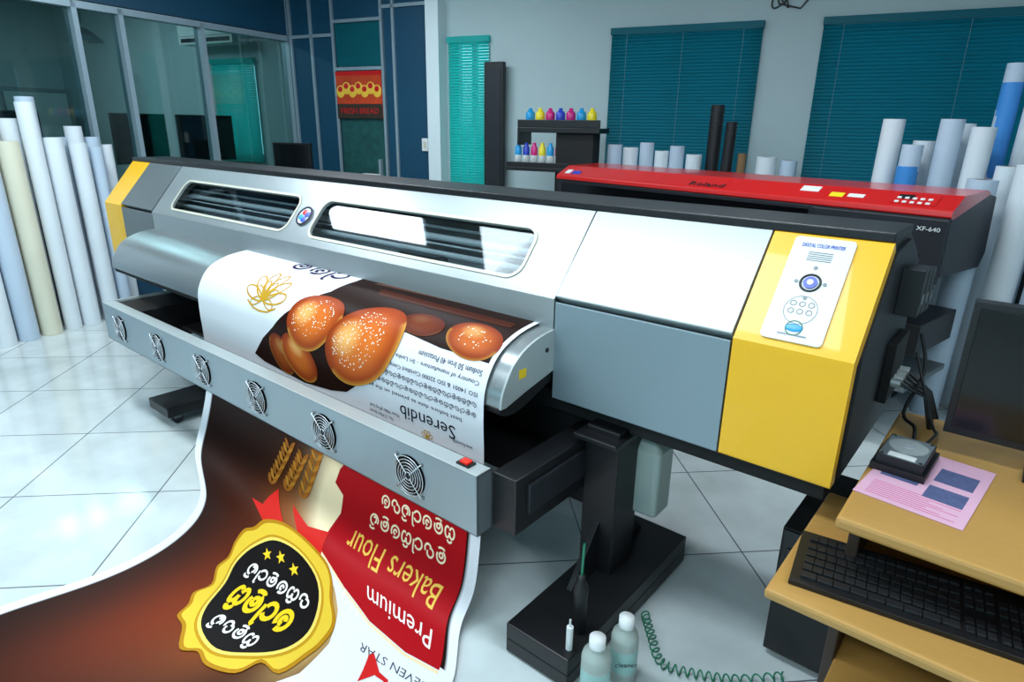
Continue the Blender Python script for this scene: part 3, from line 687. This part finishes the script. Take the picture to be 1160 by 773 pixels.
# ------------------------------------------------------------------ paper rolls
def roll(g,x,y,r,h,m='roll',lean=(0,0),z0=0.0):
    a=Vector((x,y,z0));b=Vector((x+lean[0],y+lean[1],z0+h))
    g.cyl(a,b,r,m,20,inner=r*.6 if r<.06 else .04,mc='core')
rr=random.Random(5)
g=G();g.M=RM
XR0=PX+.045
for (q,h,m,r) in ((2.22,1.36,'roll',.045),(2.33,1.42,'rollb',.055),(2.46,1.5,'roll',.06),(2.61,1.42,'rollb',.07),(2.76,1.70,'rollb',.06),(2.9,1.55,'roll',.06),(3.05,1.45,'rollc',.07),(3.22,1.52,'rollb',.07),(3.38,1.5,'roll',.07),(3.55,1.6,'rollb',.07),(3.72,1.5,'roll',.07)):
    roll(g,XR0+r+.012,-q,r,h,m,(-.005,0))
for (q,h,m,r) in ((2.40,1.35,'rollb',.045),(2.53,1.38,'roll',.06),(2.70,1.42,'roll',.065),(2.84,1.66,'roll',.058),(3.0,1.40,'rollc',.07),(3.16,1.45,'rollb',.068),(3.31,1.48,'roll',.066),(3.47,1.42,'rollb',.07),(3.63,1.5,'roll',.07)):
    roll(g,XR0+.235,-q,r,h,m,(-.03,0))
g.obj('vinyl_rolls')
g=G();g.M=RM
for (x,h,m,r) in ((1.74,1.42,'rollb',.06),(1.87,1.40,'roll',.06),(2.0,1.44,'rollb',.055),(2.12,1.38,'roll',.055),(2.24,1.42,'rollb',.055),(2.37,1.36,'roll',.06),(2.73,1.38,'core',.03),(2.9,1.36,'roll',.07),(3.05,1.34,'rollb',.06)): roll(g,x,-.4+rr.uniform(-.03,.03),r,h,m)
roll(g,2.50,-.32,.05,1.72,'rollk');roll(g,2.60,-.42,.04,1.6,'rollk',(.03,0))
g.obj('film_rolls')
g=G();g.M=RM
for (x,yy,h,m,r) in ((3.62,-.95,1.62,'roll',.06),(3.73,-1.1,1.48,'rollb',.055),(3.80,-.9,1.50,'roll',.06),(3.90,-1.08,1.62,'rollb',.06),(3.98,-.85,1.6,'roll',.065),(4.05,-1.1,1.58,'roll',.06),(4.17,-.85,1.92,'rollb',.05),(4.19,-1.18,1.38,'roll',.06),(4.30,-.9,1.98,'roll',.06),(4.33,-1.12,1.66,'rollb',.065),(4.44,-.95,1.98,'rollk',.025),(4.46,-1.25,1.45,'roll',.07),(4.05,-1.42,1.32,'rollb',.07),(4.24,-1.45,1.40,'roll',.07),(4.40,-1.5,1.35,'rollb',.07),(4.58,-1.05,1.8,'roll',.08)): roll(g,x,yy,r,h,m,(.02,-.0))
g.cyl((4.17+.018,-.85,1.3),(4.17+.02,-.85,1.82),.052,'rollblue',20);g.cyl((3.73+.014,-1.1,1.1),(3.73+.016,-1.1,1.36),.057,'rollblue',20)
g.obj('media_rolls')
g=G();g.M=RM;g.box(.38,.57,-.12,-.06,0,2.09,'rollk');g.box(.40,.55,-.125,-.12,.05,2.04,'charcoal');g.obj('display_board',bevel=.004)

# ink rack
IR=empty('ink_rack')
g=G();g.M=RM
g.box(1.3,1.62,-.58,-.42,.03,1.5,'blackm');g.box(1.0,1.68,-.7,-.3,0,.04,'black');g.box(.97,1.68,-.62,-.38,1.50,1.54,'black');g.box(.97,1.68,-.62,-.60,1.54,1.6,'black')
g.box(.97,.99,-.62,-.38,1.4,1.54,'black')
g.box(.90,1.46,-.68,-.42,1.20,1.23,'black');g.box(.90,1.46,-.68,-.67,1.23,1.27,'black')
g.obj('frame',IR,bevel=.004)
g=G();g.M=RM
for k,m in enumerate(('cyan','yel','mag','blu','mag','cyan','yel')): 
    x=1.03+.09*k;g.lathe(x,-.5,[(0,0),(.038,0),(.038,.11),(.022,.13),(.016,.13),(.016,.15),(0,.15)],m,z0=1.54)
for k,m in enumerate(('cyan','blu','mag','yel','cyan','mag','blu')): 
    x=.95+.073*k;g.lathe(x,-.55,[(0,0),(.028,0),(.028,.09)],'white',z0=1.23);g.lathe(x,-.55,[(.028,0),(.028,.06),(.015,.08),(.015,.1),(0,.1)],m,z0=1.32)
g.obj('ink_bottles',IR)
# wall cables
g=G();g.M=RM
pts=[(2.72+.10*sin(t*.7)+.02*t,-.012,2.45+.05*cos(t*1.3)) for t in [i*.35 for i in range(26)]]
g.tube(pts,.006,'black',6);g.tube([(2.72,-.012,3.0),(2.74,-.012,2.6),(2.8,-.012,2.43),(2.95,-.012,2.39),(3.0,-.012,2.45)],.006,'black',6);g.obj('wall_cables')
g=G();g.M=RM;g.box(-1.75,-.35,-1.0,-.35,.92,.96,'wood');g.box(-1.72,-1.68,-.95,-.4,0,.92,'woodd');g.box(-.42,-.38,-.95,-.4,0,.92,'woodd');g.obj('side_table')
monitor('desktop_monitor',RM@T(-1.45,-.7,.962)@RZ(10),.42,.30,.10)
g=G();g.M=RM@T(-.6,-.65,.961);
for k in range(4): 
    old=g.M;g.M=g.M@RZ(8*k-10);g.box(-.15,.15,-.1,.1,.004*k,.004*k+.003,'white');g.M=old
g.box(-.05,.12,-.06,.06,.016,.14,'white');g.obj('paper_stack')
g=G();g.M=RM@T(-.95,-1.35,0)@RZ(20)
g.box(-.2,.2,.17,.22,.62,1.16,'black');g.box(-.23,.23,-.22,.2,.44,.5,'black');g.box(-.03,.03,.2,.24,.45,.7,'charcoal');g.cyl((0,0,.12),(0,0,.44),.025,'charcoal')
for k in range(5):
    a=k*2*pi/5;g.tube([(0,0,.12),(.26*cos(a),.26*sin(a),.07)],.018,'black');g.sphere((.26*cos(a),.26*sin(a),.03),.03,.03,.03,'black')
g.obj('office_chair',bevel=.02)

# ------------------------------------------------------------------ desk at right
DK=empty('computer_desk')
g=G();g.box(-.21,1.35,1.38,2.12,.72,.75,'wood');g.obj('desk_top',DK,bevel=.008)
g=G();g.box(-.19,-.165,1.46,2.10,0,.72,'woodd');g.box(1.3,1.33,1.42,2.1,0,.72,'woodd');g.box(-.165,1.3,2.05,2.07,.2,.72,'woodd')
g.box(-.165,1.3,1.30,2.0,.30,.325,'wood');g.obj('desk_frame',DK,bevel=.004)
g=G();g.box(-.30,1.2,1.255,1.78,.565,.59,'wood');g.obj('keyboard_tray',DK,bevel=.008)
g=G();g.M=T(-.265,1.305,.591)@RZ(8)
g.prism([(0,0),(0,.012),(.19,.028),(.19,0)],0,.46,'black')
kz=lambda y:.012+.016*y/.19
for r in range(6):
    y0=.018+.026*r+(.006 if r==5 else 0);n=[9,14,14,14,15,15][r]
    for c in range(n):
        w_=.30/n;x0=.02+c*w_
        g.box(x0+.001,x0+w_-.001,y0,y0+.021,kz(y0)-.001,kz(y0)+.007,'key')
    if r!=2:
        for c in range(3): g.box(.328+.018*c,.343+.018*c,y0,y0+.021,kz(y0),kz(y0)+.007,'key')
    if r<5:
        for c in range(4): g.box(.388+.017*c,.402+.017*c,y0,y0+.021,kz(y0),kz(y0)+.007,'key')
g.obj('computer_keyboard',bevel=.001)
monitor('desktop_monitor',T(.205,1.90,.751),.58,.35,.06)
g=G();g.M=T(-.08,1.7,.751)@RZ(-6);g.box(-.11,.11,-.19,.15,0,.001,'pink');g.box(.01,.09,.0,.08,.001,.0016,'bluep');g.box(-.09,-.01,-.06,-.02,.001,.0016,'bluep');g.box(.01,.09,-.1,-.03,.001,.0016,'bluep')
for k in range(8): g.box(-.09,.09-(k%3)*.03,-.17+.01*k,-.1685+.01*k,.001,.0014,'mag')
g.obj('pink_flyer')
g=G();g.M=T(-.14,1.745,.7525)@RZ(-3)
g.box(-.06,.06,-.085,.085,0,.018,'black');g.box(-.051,.051,-.074,.074,.018,.040,'charcoal');P=rrect(-.049,.049,-.072,.072,.008);g.add([(x,y,.0405) for x,y in P],[tuple(range(len(P)))],'brushed')
g.cyl((0,.012,.0405),(0,.012,.0425),.044,'silver_l',32);g.cyl((0,.012,.0425),(0,.012,.0435),.012,'chrome',20);g.box(-.03,.03,-.066,-.04,.0405,.0415,'white')
for xx in (-.042,.042):
    for yy in (-.065,.065): g.cyl((xx,yy,.04),(xx,yy,.042),.004,'black',10)
g.obj('hard_drive',bevel=.002)
g=G();g.tube(crv([(-.14,1.835,.765),(-.15,1.93,.78),(-.19,2.0,.79),(-.17,2.08,.9),(-.20,2.1,1.0)]),.005,'black');g.tube(crv([(-.12,1.835,.765),(-.1,1.95,.77),(-.12,2.02,.77),(-.2,2.08,.95)]),.004,'black');g.obj('data_cable')
g=G();g.box(-.39,-.205,1.73,2.16,.02,.46,'blackm');g.box(-.385,-.21,1.722,1.73,.03,.455,'black');g.box(-.37,-.225,1.716,1.722,.36,.40,'charcoal');g.box(-.37,-.225,1.716,1.722,.30,.34,'charcoal');g.cyl((-.3,1.722,.25),(-.3,1.716,.25),.012,'silver_d')
for xx in (-.37,-.225):
    for yy in (1.77,2.12): g.cyl((xx,yy,0),(xx,yy,.02),.015,'black')
g.obj('pc_tower',bevel=.004)

# ------------------------------------------------------------------ floor items
def bottle(name,x,y,h,r,cap='white'):
    g=G();g.lathe(x,y,[(0,0),(r*.95,0),(r,.01),(r,h*.68),(r*.9,h*.76),(r*.45,h*.84),(r*.45,h*.88)],'bottle',28)
    g.lathe(x,y,[(r*.55,h*.86),(r*.55,h),(0,h)],cap,20)
    g.lathe(x,y,[(r*1.004,h*.2),(r*1.004,h*.55)],'lab',28)
    g.M=T(x,y,h*.38)@RZ(40)@RX(90);g.text('cleaner',.022,T(0,0,r+.001),'ink',.0003)
    return g.obj(name)
bottle('solvent_bottle',-.70,1.245,.215,.042);bottle('solvent_bottle',-.675,1.36,.22,.040)
g=G();g.lathe(-.815,1.33,[(0,0),(.022,0),(.022,.16),(.012,.18),(.012,.2),(0,.2)],'black',16,.111);g.tube([(-.815,1.33,.30),(-.812,1.33,.42)],.004,'teal');g.obj('brush_jar')
g=G();g.cyl((-.795,1.25,.111),(-.795,1.25,.19),.010,'white',14);g.cyl((-.795,1.25,.19),(-.795,1.25,.215),.003,'white',10);g.obj('syringe')
ctrl=crv([(-.74,1.62,.02),(-.68,1.55,.02),(-.60,1.47,.02),(-.50,1.50,.02),(-.40,1.56,.02),(-.30,1.66,.02)],60)
pts=[]
for i,c in enumerate(ctrl):
    c=Vector(c);d=(Vector(ctrl[min(i+1,len(ctrl)-1)])-Vector(ctrl[max(i-1,0)])).normalized();sd=Vector((-d.y,d.x,0));a=i*2*pi/13
    pts.append(c+sd*(.013*cos(a))+Vector((0,0,.013*sin(a)-.004)))
g=G();g.tube(pts,.0025,'teal',6);g.obj('coiled_air_hose')
